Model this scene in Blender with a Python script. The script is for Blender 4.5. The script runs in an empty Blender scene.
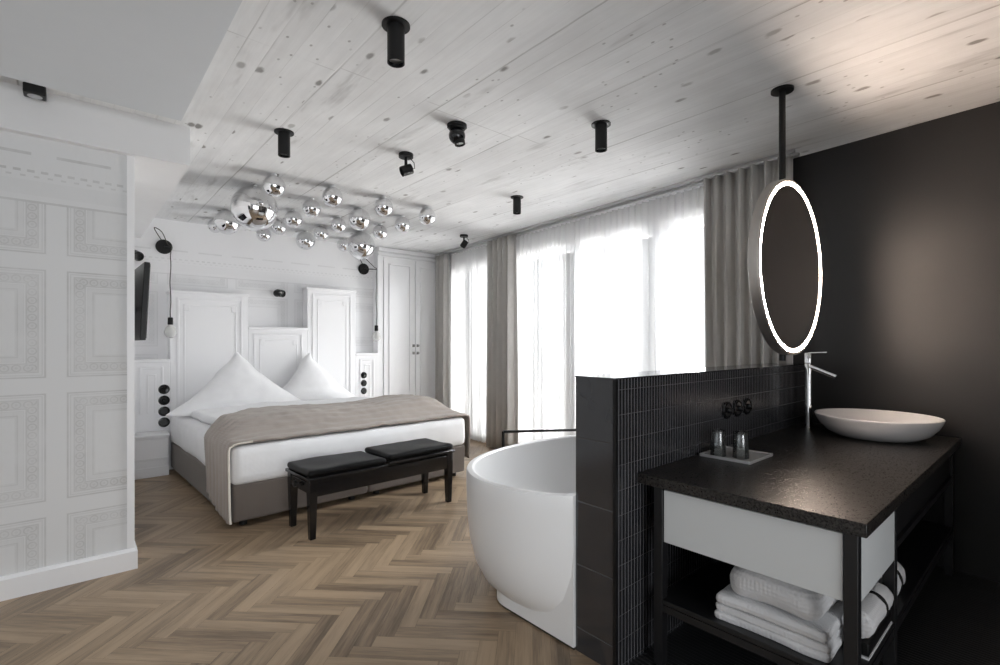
import bpy, bmesh, math, random
from mathutils import Vector, Matrix, noise
random.seed(7)
PI = math.pi
sc = bpy.context.scene
COL = sc.collection

# ------------------------------------------------------------------ materials
class X:
    """tiny expression builder for shader maths"""
    def __init__(s, t, sock): s.t, s.s = t, sock
    def _op(s, op, *a):
        n = s.t.nodes.new('ShaderNodeMath'); n.operation = op
        for i, v in enumerate((s,) + a):
            if isinstance(v, X): s.t.links.new(v.s, n.inputs[i])
            else: n.inputs[i].default_value = v
        return X(s.t, n.outputs[0])
    def __add__(s, o): return s._op('ADD', o)
    def __sub__(s, o): return s._op('SUBTRACT', o)
    def __mul__(s, o): return s._op('MULTIPLY', o)
    def __truediv__(s, o): return s._op('DIVIDE', o)
    def lt(s, o): return s._op('LESS_THAN', o)
    def gt(s, o): return s._op('GREATER_THAN', o)
    def fract(s): return s._op('FRACT')
    def floor(s): return s._op('FLOOR')
    def abs(s): return s._op('ABSOLUTE')
    def min(s, o): return s._op('MINIMUM', o)
    def max(s, o): return s._op('MAXIMUM', o)
    def pingpong(s, o): return s._op('PINGPONG', o)
    def sin(s): return s._op('SINE')
    def sqrt(s): return s._op('SQRT')
    def pow(s, o): return s._op('POWER', o)
    def smooth(s, a, b):
        n = s.t.nodes.new('ShaderNodeMapRange'); n.interpolation_type = 'SMOOTHSTEP'
        s.t.links.new(s.s, n.inputs[0]); n.inputs[1].default_value = a; n.inputs[2].default_value = b
        return X(s.t, n.outputs[0])
    def band(s, c, w): return ((s - c).abs()).lt(w)

class Mat:
    def __init__(s, name, color=(.8, .8, .8), rough=.5, metal=0, spec=.5):
        s.m = bpy.data.materials.new(name); s.m.use_nodes = True
        s.t = s.m.node_tree; s.b = s.t.nodes['Principled BSDF']
        s.b.inputs['Base Color'].default_value = (*color, 1)
        s.b.inputs['Roughness'].default_value = rough
        s.b.inputs['Metallic'].default_value = metal
        s.b.inputs['Specular IOR Level'].default_value = spec
    def node(s, typ, **kw):
        n = s.t.nodes.new(typ)
        for k, v in kw.items():
            if k in n.inputs: n.inputs[k].default_value = v
            else: setattr(n, k, v)
        return n
    def link(s, a, b): s.t.links.new(a, b)
    def coords(s):
        n = s.node('ShaderNodeTexCoord'); p = s.node('ShaderNodeSeparateXYZ')
        s.link(n.outputs['Object'], p.inputs[0])
        s.co = n.outputs['Object']
        return [X(s.t, p.outputs[i]) for i in range(3)]
    def vec(s, x, y, z):
        n = s.node('ShaderNodeCombineXYZ')
        for i, v in enumerate((x, y, z)):
            if isinstance(v, X): s.link(v.s, n.inputs[i])
            else: n.inputs[i].default_value = v
        return n.outputs[0]
    def noise(s, v, scale, detail=3, rough=.5):
        n = s.node('ShaderNodeTexNoise'); s.link(v, n.inputs['Vector'])
        n.inputs['Scale'].default_value = scale; n.inputs['Detail'].default_value = detail
        n.inputs['Roughness'].default_value = rough
        return X(s.t, n.outputs['Fac'])
    def voronoi(s, v, scale, feature='F1', dim='3D'):
        n = s.node('ShaderNodeTexVoronoi', feature=feature, voronoi_dimensions=dim); s.link(v, n.inputs['Vector'])
        n.inputs['Scale'].default_value = scale
        return X(s.t, n.outputs['Distance'])
    def white(s, v):
        n = s.node('ShaderNodeTexWhiteNoise'); s.link(v, n.inputs['Vector'])
        return X(s.t, n.outputs['Value'])
    def mix(s, f, a, b):
        n = s.node('ShaderNodeMix', data_type='RGBA')
        s.link(f.s, n.inputs[0])
        for i, v in ((6, a), (7, b)):
            if isinstance(v, tuple): n.inputs[i].default_value = (*v, 1)
            else: s.link(v, n.inputs[i])
        return n.outputs[2]
    def color(s, sock): s.link(sock, s.b.inputs['Base Color'])
    def rough(s, x): s.link(x.s, s.b.inputs['Roughness'])
    def bump(s, h, strength=.3, dist=.01):
        n = s.node('ShaderNodeBump'); n.inputs['Strength'].default_value = strength
        n.inputs['Distance'].default_value = dist
        s.link(h.s, n.inputs['Height']); s.link(n.outputs[0], s.b.inputs['Normal'])

M = {}
def simple(key, name, color, rough=.5, metal=0, spec=.5, nz=0, nscale=40, bump=0):
    m = Mat(name, color, rough, metal, spec)
    if nz or bump:
        x, y, z = m.coords(); n = m.noise(m.co, nscale, 4)
        if nz:
            a = tuple(c * (1 - nz) for c in color); b = tuple(min(1, c * (1 + nz)) for c in color)
            m.color(m.mix(n, a, b))
        if bump: m.bump(n, bump, .004)
    M[key] = m.m
    return m

simple('white_wall', 'white wall paint', (.82, .82, .83), .7, nz=.02, nscale=6, bump=.05)
simple('bulkhead_paint', 'off white bulkhead paint', (.75, .75, .755), .7, nz=.02, nscale=6)
simple('grey_wall', 'grey wall paint', (.3, .3, .3), .7, nz=.03, nscale=6)
simple('panel_paint', 'shade toned white ceiling paint', (.61, .635, .66), .7, nz=.02, nscale=6)  # white paint; the shade far from the windows is put into its colour
simple('white_lacquer', 'white lacquer', (.84, .84, .85), .38, nz=.01, nscale=3)
simple('white_gloss', 'white solid surface', (.84, .84, .84), .28)
simple('ceramic', 'white ceramic', (.82, .80, .79), .12)
simple('drawer_white', 'satin light grey drawer front', (.66, .68, .685), .4)
simple('black_metal', 'black powder coated metal', (.006, .006, .0065), .42, spec=.3, nz=.1, nscale=200)
simple('black_lacquer', 'black polished wood', (.006, .006, .007), .16)
simple('black_plastic', 'black plastic', (.006, .006, .006), .35, spec=.3)
simple('black_porcelain', 'black glazed porcelain', (.008, .008, .009), .08)
simple('steel_black', 'blackened steel frame', (.008, .008, .009), .42, nz=.15, nscale=90)
simple('chrome', 'chrome', (.86, .86, .87), .06, 1)
simple('mirror', 'mirrored metal', (.80, .80, .81), .015, 1)
simple('mirror_glass', 'mirror glass', (.86, .85, .85), .02, 1)
simple('steel', 'brushed steel', (.62, .62, .63), .28, 1)
simple('satin', 'satin champagne metal', (.55, .52, .49), .45, 1)
simple('tray_grey', 'satin aluminium', (.62, .62, .62), .4, .5)
simple('dark_steel', 'darkened steel', (.22, .22, .22), .35, 1)
simple('screen', 'tv screen', (.006, .006, .008), .08)
simple('outlet_dark', 'socket insert', (.03, .03, .03), .25)
simple('cord', 'grey fabric cord', (.05, .045, .04), .8)
simple('cord_black', 'black cord', (.01, .01, .01), .6)

# black painted wall
m = Mat('black wall paint', (.010, .009, .009), .43, spec=.55)
x, y, z = m.coords(); n = m.noise(m.co, 2.0, 4); m.color(m.mix(n, (.010, .0088, .0083), (.015, .0132, .0124)))
n2 = m.noise(m.co, 120, 3); m.bump(n2, .06, .003); M['black_wall'] = m.m

# leather cushion
m = Mat('black leather', (.003, .003, .0034), .40, spec=.16)
x, y, z = m.coords(); v = m.voronoi(m.co, 260); m.bump(v, .12, .002); M['leather'] = m.m

# linen / cotton
def fabric(key, name, c, scale=500, rough=.9, bump=.25, var=.06, sheen=.2):
    m = Mat(name, c, rough, spec=.2)
    x, y, z = m.coords()
    w = ((x * scale).sin() * (y * scale).sin() + (z * scale).sin()) * .5
    n = m.noise(m.co, 9, 5)
    m.color(m.mix(n, tuple(k * (1 - var) for k in c), tuple(min(1, k * (1 + var)) for k in c)))
    m.bump(w + n * 2.0, bump, .0015)
    m.b.inputs['Sheen Weight'].default_value = sheen
    M[key] = m.m
fabric('bed_linen', 'white bed linen', (.84, .84, .85), 700)
fabric('towel', 'white terry towel', (.68, .68, .69), 420, bump=.8)
fabric('bed_base', 'taupe upholstery', (.145, .123, .108), 600)
fabric('throw', 'grey quilted throw', (.33, .288, .255), 500, bump=.3)
fabric('throw_lining', 'cream piping', (.74, .70, .62), 500)

# opaque curtain
m = Mat('grey curtain cloth', (.58, .555, .525), .85, spec=.2)
x, y, z = m.coords(); n = m.noise(m.co, 14, 4)
m.color(m.mix(n, (.51, .495, .473), (.61, .593, .57))); m.bump((z * 900).sin() + n, .12, .001)
tr = m.node('ShaderNodeBsdfTranslucent'); tr.inputs[0].default_value = (.42, .39, .35, 1)
mx = m.node('ShaderNodeMixShader'); mx.inputs[0].default_value = .10
m.link(m.b.outputs[0], mx.inputs[1]); m.link(tr.outputs[0], mx.inputs[2])
m.link(mx.outputs[0], m.t.nodes['Material Output'].inputs[0]); M['curtain'] = m.m

# sheer
m = Mat('white sheer voile', (.9, .9, .9), .9, spec=.1)
tl = m.node('ShaderNodeBsdfTranslucent'); tl.inputs[0].default_value = (.93, .94, .95, 1)
tp = m.node('ShaderNodeBsdfTransparent'); tp.inputs[0].default_value = (.98, .98, .98, 1)
m1 = m.node('ShaderNodeMixShader'); m1.inputs[0].default_value = .21
m.link(m.b.outputs[0], m1.inputs[1]); m.link(tl.outputs[0], m1.inputs[2])
m2 = m.node('ShaderNodeMixShader'); m2.inputs[0].default_value = .42
m.link(m1.outputs[0], m2.inputs[1]); m.link(tp.outputs[0], m2.inputs[2])
m.link(m2.outputs[0], m.t.nodes['Material Output'].inputs[0]); M['sheer'] = m.m

# glass: thin, lets light straight through
def glass(key, name, tint=(.97, .98, .98), ior=1.45):
    m = Mat(name, tint, .0)
    g = m.node('ShaderNodeBsdfGlass'); g.inputs['Color'].default_value = (*tint, 1); g.inputs['Roughness'].default_value = 0
    g.inputs['IOR'].default_value = ior
    m.link(g.outputs[0], m.t.nodes['Material Output'].inputs[0]); M[key] = m.m
m = Mat('window pane glass', (1, 1, 1), .0)
tp = m.node('ShaderNodeBsdfTransparent'); gl = m.node('ShaderNodeBsdfGlossy'); gl.inputs['Roughness'].default_value = .01
fr = m.node('ShaderNodeFresnel'); mx = m.node('ShaderNodeMixShader')
m.link(fr.outputs[0], mx.inputs[0]); m.link(tp.outputs[0], mx.inputs[1]); m.link(gl.outputs[0], mx.inputs[2])
m.link(mx.outputs[0], m.t.nodes['Material Output'].inputs[0]); M['pane'] = m.m
m = Mat('clear drinking glass', (1, 1, 1), .0)
tp = m.node('ShaderNodeBsdfTransparent'); tp.inputs[0].default_value = (.93, .95, .95, 1)
gl = m.node('ShaderNodeBsdfGlossy'); gl.inputs['Roughness'].default_value = .03
fr = m.node('ShaderNodeFresnel'); fr.inputs['IOR'].default_value = 1.9; mx = m.node('ShaderNodeMixShader')
df = m.node('ShaderNodeBsdfDiffuse'); df.inputs[0].default_value = (.9, .92, .92, 1); md = m.node('ShaderNodeMixShader'); md.inputs[0].default_value = .045
m.link(tp.outputs[0], md.inputs[1]); m.link(df.outputs[0], md.inputs[2]); tp = md
m.link(fr.outputs[0], mx.inputs[0]); m.link(tp.outputs[0], mx.inputs[1]); m.link(gl.outputs[0], mx.inputs[2])
m.link(mx.outputs[0], m.t.nodes['Material Output'].inputs[0]); M['glass'] = m.m

# opal bulb
m = Mat('opal bulb glass', (.9, .9, .88), .15); m.b.inputs['Transmission Weight'].default_value = .5; M['bulb'] = m.m

# led ring
m = Mat('warm led strip', (1, .9, .8), .5)
m.b.inputs['Emission Color'].default_value = (1.0, .80, .66, 1); m.b.inputs['Emission Strength'].default_value = 122.0
M['led'] = m.m
m = Mat('frosted band with added led glow', (.9, .85, .8), .5)
m.b.inputs['Emission Color'].default_value = (1.0, .78, .62, 1); m.b.inputs['Emission Strength'].default_value = .6  # weak emission added to imitate the soft warm falloff beside the ring
M['led_soft'] = m.m

# board-marked concrete ceiling
m = Mat('board marked concrete', (.6, .59, .57), .8, spec=.25)
x, y, z = m.coords()
bw = .605
wob = (m.noise(m.vec(x * .0, y * 1.3, x * .9), 1.0, 2) - .5) * .02
xs = x + wob
panel = ((xs - 1.015) / bw)
pf = panel.fract(); pid = panel.floor()
d_seam = (pf.min(pf * -1 + 1.0)) * bw
board = xs / .1008; bf = board.fract(); bid = board.floor()
d_board = bf.min(bf * -1 + 1.0) * .1008
rowoff = m.white(m.vec(pid, 3.1, 0.0)) * .4
yy = (y - 2.42 + rowoff * .15) / 2.5
yf = yy.fract(); d_cross = yf.min(yf * -1 + 1.0) * 2.5
seamv = m.noise(m.vec(x * 2.0, y * 1.1, 0.0), 1.0, 3).smooth(.38, .62)
seam = (d_seam.smooth(0.0, .008) * -1 + 1.0) * (seamv * .75 + .25)
bnoise = m.noise(m.vec(bid, y * .8, 0.0), 1.7, 2).smooth(.46, .66)
bline = (d_board.smooth(0.0, .005) * -1 + 1.0) * bnoise * .55
cross = (d_cross.smooth(0.0, .006) * -1 + 1.0) * m.noise(m.vec(x * 3.0, y, 0.0), 1.0, 2).smooth(.35, .6) * .8
grain = m.noise(m.vec(x * 26.0, y * 1.6, bid), 1.0, 6, .6)
grain2 = m.noise(m.vec(x * 70.0, y * 3.2, bid * 3.0), 1.0, 4, .6)
cloud = m.noise(m.vec(x * 1.0, y * .6, 0.0), 1.6, 5, .6)
tone = m.white(m.vec(bid, pid, 0.0))
streak = m.noise(m.vec(x * 5.0, y * .9, 4.0), 1.0, 4, .65).smooth(.57, .72)
vk = m.node('ShaderNodeTexVoronoi'); m.link(m.vec(x * 3.6 + bid * .37, y * 1.9, 0.0), vk.inputs['Vector']); vk.inputs['Scale'].default_value = 1.0; vk.voronoi_dimensions = '2D'
kn = X(m.t, vk.outputs['Distance'])
ksz = m.noise(m.vec(x * .9, y * .7, 9.0), 1.0, 1)
knot = (kn + (m.noise(m.vec(x * 30.0, y * 14.0, 1.0), 1.0, 3) - .5) * .09 - ksz * .062).smooth(.0, .05) * -1 + 1.0
knot = knot * m.noise(m.vec(x * 1.4, y * 1.2, 2.0), 1.0, 2).smooth(.40, .58)
pit = (m.voronoi(m.vec(x * 9.0, y * 6.0, 0.0), 1.0, dim='2D').smooth(.03, .075) * -1 + 1.0) * m.noise(m.vec(x, y, 5.0), 2.0, 2).smooth(.5, .6)
dark = (seam * .55).max(bline * .6).max(cross * .45).max(knot * .72).max(pit * .5).max(streak * .32)
base = cloud * .56 + grain * .26 + grain2 * .10 + tone * .07
c0 = m.mix(base.smooth(.28, .72), (.645, .65, .655), (.85, .86, .87))
m.color(m.mix(dark, c0, (.11, .098, .085)))
m.bump(base * .5 - seam - bline * .6 - knot * .4 - pit * .6, .35, .006); M['concrete'] = m.m

# trompe l'oeil panel wallpaper (pattern printed on the paper, in wall coordinates)
def wallpaper(key, name, ground, ink, x0, z0, strength):
    m = Mat(name, ground, .75, spec=.2)
    x, y, z = m.coords()
    P = .682
    u = ((x - x0) / P).fract() * P - P / 2
    v = ((z - z0) / P).fract() * P - P / 2
    hw = .302
    dx = u.abs() * -1 + hw; dz = v.abs() * -1 + hw
    d = dx.min(dz)
    inside = d.gt(0.0)
    lines = d.band(.008, .0035).max(d.band(.020, .0025) * .6).max(d.band(.036, .003) * .8).max(d.band(.083, .003) * .9).max(d.band(.094, .002) * .5).max(d.band(.118, .003) * .8).max(d.band(.126, .002) * .5)
    # guilloche rings on the band between the lines
    along = z * dx.lt(dz) + x * dx.gt(dz)
    t = ((along / .046).fract() - .5) * .046
    r = ((d - .060).pow(2.0) + t.pow(2.0)).sqrt()
    rings = r.band(.017, .003) * 1.0
    rings = rings.max(r.lt(.006) * .8)
    shade = (d.gt(.036) * d.lt(.083)) * .35 + (d.gt(.094) * d.lt(.126)) * .2 + inside * .12
    zlow = z.lt(2.125)
    pat = (lines.max(rings) * inside).max(shade * inside) * zlow
    # frieze
    fr = z.band(2.125, .006) * .9
    dn = ((x / .055).fract()).lt(.55) * z.band(2.290, .007)
    dn2 = (((x / .055) + .5).fract()).lt(.4) * z.band(2.262, .005) * .7
    led = ((x - x0) / P * 2.0).fract().lt(.7) * z.band(2.385, .008) * .9
    fshade = z.gt(2.125) * (z.band(2.2, .04) * .15)
    fad = m.noise(m.vec(x * 5.0, 0.0, z * 5.0), 1.0, 4, .6).smooth(.3, .7) * .55 + .45
    speck = m.noise(m.vec(x * 60.0, 0.0, z * 20.0), 1.0, 3).smooth(.5, .8) * .25
    tot = (pat.max(fr).max(dn).max(dn2).max(led).max(fshade)) * fad * strength + speck * inside * strength * .4
    m.color(m.mix(tot, ground, ink)); M[key] = m.m
wallpaper('paper_left', 'panel wallpaper', (.72, .725, .73), (.30, .295, .28), -.046, .438, .42)
wallpaper('paper_back', 'pale panel wallpaper', (.80, .80, .81), (.46, .46, .46), .10, .60, .40)

# kit-kat tiles
def kitkat(key, name, ax, az, w, h, off, c, grout, rough=.16):
    m = Mat(name, c, rough); m.b.inputs['IOR'].default_value = 1.7
    co = m.coords(); a = co[ax]; b = co[az] - off
    fa = (a / w).fract(); fb = (b / h).fract()
    da = fa.min(fa * -1 + 1.0) * w; db = fb.min(fb * -1 + 1.0) * h
    g = da.lt(.0019).max(db.lt(.0012) * .25)
    prof = (da.smooth(0.0, .0055)) * (db.smooth(0.0, .0025) * .15 + .85)
    tid = m.white(m.vec((a / w).floor(), (b / h).floor(), 0.0))
    col = m.mix(tid, tuple(k * .75 for k in c), tuple(k * 1.25 for k in c))
    m.color(m.mix(g, col, grout)); m.rough(g * .5 + tid * .06 + rough)
    m.bump(prof + tid * .10, .75, .0022); M[key] = m.m
kitkat('kitkat', 'black finger mosaic tile', 0, 2, .0225, .104, .0165, (.019, .019, .0215), (.125, .125, .135), .2)
kitkat('kitkat_floor', 'black finger mosaic floor tile', 0, 1, .0225, .1, .05, (.008, .008, .009), (.06, .06, .062), .3)
m = Mat('large black tile', (.022, .022, .025), .14); m.b.inputs['IOR'].default_value = 1.8
x, y, z = m.coords(); fb = ((z - .105) / .2775).fract(); db = fb.min(fb * -1 + 1.0) * .2775
g = db.lt(.0016); n = m.noise(m.co, 3, 3)
m.color(m.mix(g, m.mix(n, (.024, .025, .029), (.034, .035, .040)), (.075, .075, .078)))
m.bump(db.smooth(0.0, .004) + n * .3, .4, .003); M['bigtile'] = m.m

# granite worktop
m = Mat('dark leathered granite', (.02, .018, .017), .3)
x, y, z = m.coords()
v = m.voronoi(m.co, 130); n = m.noise(m.co, 115, 4, .75); n3 = m.noise(m.co, 8, 4)
sp = (n + v * .25).smooth(.56, .74)
m.color(m.mix(sp, (.0035, .0032, .0032), (.036, .0315, .0285)))
m.rough(n * .30 + .15); m.bump(n + v * .4, .45, .0020); M['granite'] = m.m

# wood planks (herringbone: tone + grain along each plank's own length)
m = Mat('herringbone oak', (.2, .15, .11), .42)
uv = m.node('ShaderNodeUVMap'); uv.uv_map = 'UVMap'
sp = m.node('ShaderNodeSeparateXYZ'); m.link(uv.outputs[0], sp.inputs[0])
u, v = X(m.t, sp.outputs[0]), X(m.t, sp.outputs[1])
at = m.node('ShaderNodeAttribute'); at.attribute_name = 'tone'; tn = X(m.t, at.outputs['Fac'])
grain = m.noise(m.vec(u * 3.0, v * 46.0, tn * 50.0), 1.0, 6, .62)
fine = m.noise(m.vec(u * 9.0, v * 240.0, tn * 91.0), 1.0, 4, .6)
cath = ((v * 60.0 + m.noise(m.vec(u * 2.2, v * 9.0, tn * 33.0), 1.0, 3) * 9.0).sin()) * .5 + .5
tot = grain * .62 + fine * .34 + cath * .10 + tn * .30 - .02
m.color(m.mix(tot.smooth(.22, .92), (.078, .051, .031), (.40, .292, .19)))
m.rough(grain * .2 + .30); m.bump(fine + grain, .12, .0015); M['oak'] = m.m
simple('floor_gap', 'dark floor joint', (.03, .022, .016), .8)

# ------------------------------------------------------------------ geometry helpers
class MB:
    def __init__(s): s.v, s.f, s.sm, s.mi = [], [], [], []
    def add(s, verts, faces, smooth=False, mi=0):
        o = len(s.v); s.v += [Vector(p) for p in verts]
        for f in faces: s.f.append(tuple(i + o for i in f)); s.sm.append(smooth); s.mi.append(mi)
        return s
    def box(s, x0, x1, y0, y1, z0, z1, mi=0):
        V = [(x, y, z) for z in (z0, z1) for y in (y0, y1) for x in (x0, x1)]
        return s.add(V, [(0, 2, 3, 1), (4, 5, 7, 6), (0, 1, 5, 4), (2, 6, 7, 3), (0, 4, 6, 2), (1, 3, 7, 5)], False, mi)
    def hexa(s, bot, top, mi=0):
        """8 corner solid: four bottom points CCW, four top points CCW"""
        return s.add(list(bot) + list(top), [(3, 2, 1, 0), (4, 5, 6, 7), (0, 1, 5, 4), (1, 2, 6, 5), (2, 3, 7, 6), (3, 0, 4, 7)], False, mi)
    def lathe(s, prof, c, n=32, axis=(0, 0, 1), sx=1, sy=1, smooth=True, ring=False):
        """profile of (radius, height) turned about an axis through c"""
        ax = Vector(axis).normalized(); q = Vector((0, 0, 1)).rotation_difference(ax)
        V, F = [], []
        for r, h in prof:
            for k in range(n):
                a = 2 * PI * k / n
                V.append(Vector(c) + q @ Vector((r * math.cos(a) * sx, r * math.sin(a) * sy, h)))
        for i in range(len(prof) - 1):
            for k in range(n):
                F.append((i * n + k, i * n + (k + 1) % n, (i + 1) * n + (k + 1) % n, (i + 1) * n + k))
        if ring:
            m_ = len(prof) - 1
            for k in range(n): F.append((m_ * n + k, m_ * n + (k + 1) % n, (k + 1) % n, k))
            return s.add(V, F, smooth)
        if prof[0][0] > 1e-6: F.append(tuple(reversed(range(n))))
        if prof[-1][0] > 1e-6: F.append(tuple((len(prof) - 1) * n + k for k in range(n)))
        return s.add(V, F, smooth)
    def cyl(s, a, b, r, n=24, r2=None):
        a, b = Vector(a), Vector(b); d = b - a
        return s.lathe([(r, 0), (r if r2 is None else r2, d.length)], a, n, d)
    def ball(s, c, r, n=32, m=20, sz=1):
        return s.lathe([(max(1e-7, r * math.sin(PI * i / m)), -r * sz * math.cos(PI * i / m)) for i in range(m + 1)], c, n)
    def tube(s, pts, r, n=8, closed=False):
        P = [Vector(p) for p in pts]; V, F = [], []; N = len(P)
        up = None
        for i, p in enumerate(P):
            t = ((P[(i + 1) % N] if closed or i < N - 1 else p) - (P[i - 1] if closed or i > 0 else p)).normalized()
            if up is None:
                up = t.orthogonal().normalized()
            up = (up - t * up.dot(t)).normalized(); w = t.cross(up)
            for k in range(n):
                a = 2 * PI * k / n; V.append(p + up * (r * math.cos(a)) + w * (r * math.sin(a)))
        for i in range(N if closed else N - 1):
            j = (i + 1) % N
            for k in range(n): F.append((i * n + k, i * n + (k + 1) % n, j * n + (k + 1) % n, j * n + k))
        if not closed: F.append(tuple(reversed(range(n)))); F.append(tuple((N - 1) * n + k for k in range(n)))
        return s.add(V, F, True)
    def prism(s, poly, z0, z1, smooth=False):
        n = len(poly)
        V = [(x, y, z0) for x, y in poly] + [(x, y, z1) for x, y in poly]
        return s.add(V, [tuple(reversed(range(n))), tuple(range(n, 2 * n))] + [(i, (i + 1) % n, n + (i + 1) % n, n + i) for i in range(n)], smooth)
    def grid(s, fn, nu, nv, smooth=True, closed_u=False):
        V = [fn(i / nu, j / nv) for j in range(nv + 1) for i in range(nu + (0 if closed_u else 1))]
        w = nu + (0 if closed_u else 1)
        F = [(j * w + i, j * w + (i + 1) % w, (j + 1) * w + (i + 1) % w, (j + 1) * w + i) for j in range(nv) for i in range(nu)]
        return s.add(V, F, smooth)
    def build(s, name, mat, parent=None, bevel=0, solid=0, subsurf=0, segs=2, angle=35):
        me = bpy.data.meshes.new(name)
        off = Vector(parent.matrix_basis.translation) if parent else Vector()
        if parent and parent.parent: off = off + Vector(parent.parent.matrix_basis.translation)
        me.from_pydata([tuple(v - off) for v in s.v], [], s.f)
        for mm in (mat if isinstance(mat, (list, tuple)) else [mat]): me.materials.append(M[mm])
        me.polygons.foreach_set('use_smooth', s.sm); me.polygons.foreach_set('material_index', s.mi)
        bm = bmesh.new(); bm.from_mesh(me); bmesh.ops.remove_doubles(bm, verts=bm.verts, dist=1e-6)
        bmesh.ops.recalc_face_normals(bm, faces=bm.faces); bm.to_mesh(me); bm.free()
        if any(s.sm): me.set_sharp_from_angle(angle=math.radians(angle))
        o = bpy.data.objects.new(name, me); COL.objects.link(o)
        if parent: o.parent = parent
        if solid:
            md = o.modifiers.new('thickness', 'SOLIDIFY'); md.thickness = solid; md.offset = 0
        if bevel:
            md = o.modifiers.new('edges', 'BEVEL'); md.width = bevel; md.segments = segs; md.limit_method = 'ANGLE'
            md.angle_limit = math.radians(40); md.harden_normals = False
            for p in me.polygons: p.use_smooth = True
            me.set_sharp_from_angle(angle=math.radians(50))
        if subsurf:
            md = o.modifiers.new('smooth', 'SUBSURF'); md.levels = md.render_levels = subsurf
        return o

def tag(o, label, cat, group=None, kind=None):
    o['label'] = label; o['category'] = cat
    if group: o['group'] = group
    if kind: o['kind'] = kind
    return o
def thing(name, label, cat, loc=(0, 0, 0), group=None):
    o = bpy.data.objects.new(name, None); COL.objects.link(o); o.location = loc; o.empty_display_size = .05
    return tag(o, label, cat, group)
def struct(mb, name, mat, label=None, parent=None, **k):
    o = mb.build(name, mat, parent, **k)
    if not parent: o['kind'] = 'structure'
    if label: o['label'] = label
    return o
def copy_thing(r, loc, label, group=None):
    c = r.copy(); COL.objects.link(c); c.location = loc; c['label'] = label
    if group: c['group'] = group
    for ch in r.children:
        d = ch.copy(); COL.objects.link(d); d.parent = c
        for g in ch.children:
            e = g.copy(); COL.objects.link(e); e.parent = d
    return c
def fbm(x, y, z=0): return noise.fractal(Vector((x, y, z)), 1.0, 2.0, 4)

# ------------------------------------------------------------------ room
CZ = 2.72
def wx(y): return 3.94 + .07 * y          # inner face of the window wall (slightly askew)

# herringbone floor
W, NL = .080, 6
mb = MB(); mb.box(-2.65, 4.6, -2.6, 6.62, -.06, -.003, 1)
tones, uvs = [], []
s2 = math.sqrt(.5)
def hb(a, b): return ((a + b) * s2, (b - a) * s2)     # grid -> room: columns of the herringbone run along x
planks = []
R_ = range(-100, 122)
for i in R_:
    for j in range(-12, 13):
        planks.append((i + 2 * NL * j, i, NL, 1, 0))
        planks.append((i, i - 2 * NL + 1 + 2 * NL * j, 1, NL, 1))
pl = []
for a, b, w, h, o in planks:
    cx, cy = hb((a + w / 2) * W, (b + h / 2) * W)
    if not (-2.6 < cx < 4.55 and -2.55 < cy < 6.55): continue
    if cx > 1.95 and cy < .95: continue
    pl.append((a, b, w, h, o))
faceinfo = []
for a, b, w, h, o in pl:
    g = .0045
    q = [hb(X_ * W, Y_ * W) for X_, Y_ in ((a + g, b + g), (a + w - g, b + g), (a + w - g, b + h - g), (a + g, b + h - g))]
    mb.add([(px_, py_, 0) for px_, py_ in q], [(0, 1, 2, 3)])
    faceinfo.append((o, random.random(), random.random() * 10))
me = bpy.data.meshes.new('floor'); me.from_pydata([tuple(v) for v in mb.v], [], mb.f)
me.materials.append(M['oak']); me.materials.append(M['floor_gap']); me.polygons.foreach_set('material_index', mb.mi)
ul = me.uv_layers.new(name='UVMap'); ta = me.attributes.new('tone', 'FLOAT', 'FACE')
for p in me.polygons:
    k = p.index - 6
    if k < 0: continue
    o, t, so = faceinfo[k]; ta.data[p.index].value = t
    L, Wd = NL * W, W
    cs = [(0, 0), (L, 0), (L, Wd), (0, Wd)] if o == 0 else [(0, 0), (0, Wd), (L, Wd), (L, 0)]
    for li, c in zip(p.loop_indices, cs): ul.data[li].uv = (c[0] + so, c[1] + so * 1.7)
fo = bpy.data.objects.new('floor', me); COL.objects.link(fo); fo['kind'] = 'structure'
fo['label'] = 'grey brown oak herringbone floor'
struct(MB().box(1.72, 4.1, -2.6, 1.25, -.04, .003), 'floor_bathroom', 'kitkat_floor', 'black finger mosaic tile floor beside the vanity')

struct(MB().box(-2.65, 4.7, -2.6, 6.62, CZ, CZ + .2), 'ceiling', 'concrete', 'board marked grey concrete ceiling')

# back wall with the bed, papered
struct(MB().box(-2.65, 4.7, 6.5, 6.62, 0, CZ), 'wall_back', 'paper_back', 'white papered wall behind the bed')
# window wall: piers, lintel and breast around the window openings
WT = .26
openings = [(1.50, 2.47), (2.55, 3.47), (3.55, 4.52), (4.86, 6.05)]
ZS, ZT = .08, 2.46
mb = MB()
def wbox(mb, y0, y1, z0, z1, d0=0, d1=WT, mi=0):
    mb.hexa([(wx(y0) + d0, y0, z0), (wx(y0) + d1, y0, z0), (wx(y1) + d1, y1, z0), (wx(y1) + d0, y1, z0)],
            [(wx(y0) + d0, y0, z1), (wx(y0) + d1, y0, z1), (wx(y1) + d1, y1, z1), (wx(y1) + d0, y1, z1)], mi)
ys = [1.32] + [v for o in openings for v in o] + [6.62]
for a, b in zip(ys[0::2], ys[1::2]): wbox(mb, a, b, 0, CZ)
for a, b in openings:
    wbox(mb, a, b, ZT, CZ); wbox(mb, a, b, 0, ZS)
struct(mb, 'wall_right', 'white_wall', 'white window wall behind the curtains')
mb = MB(); wbox(mb, -2.6, 1.32, 0, CZ)
struct(mb, 'wall_bathroom', 'black_wall', 'matt black bathroom wall')
FX0, FX1, FZ0, FZ1 = -1.9, 1.5, .15, 2.45  # unseen window, added to bring fill light from behind the camera
mb = MB()
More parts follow.
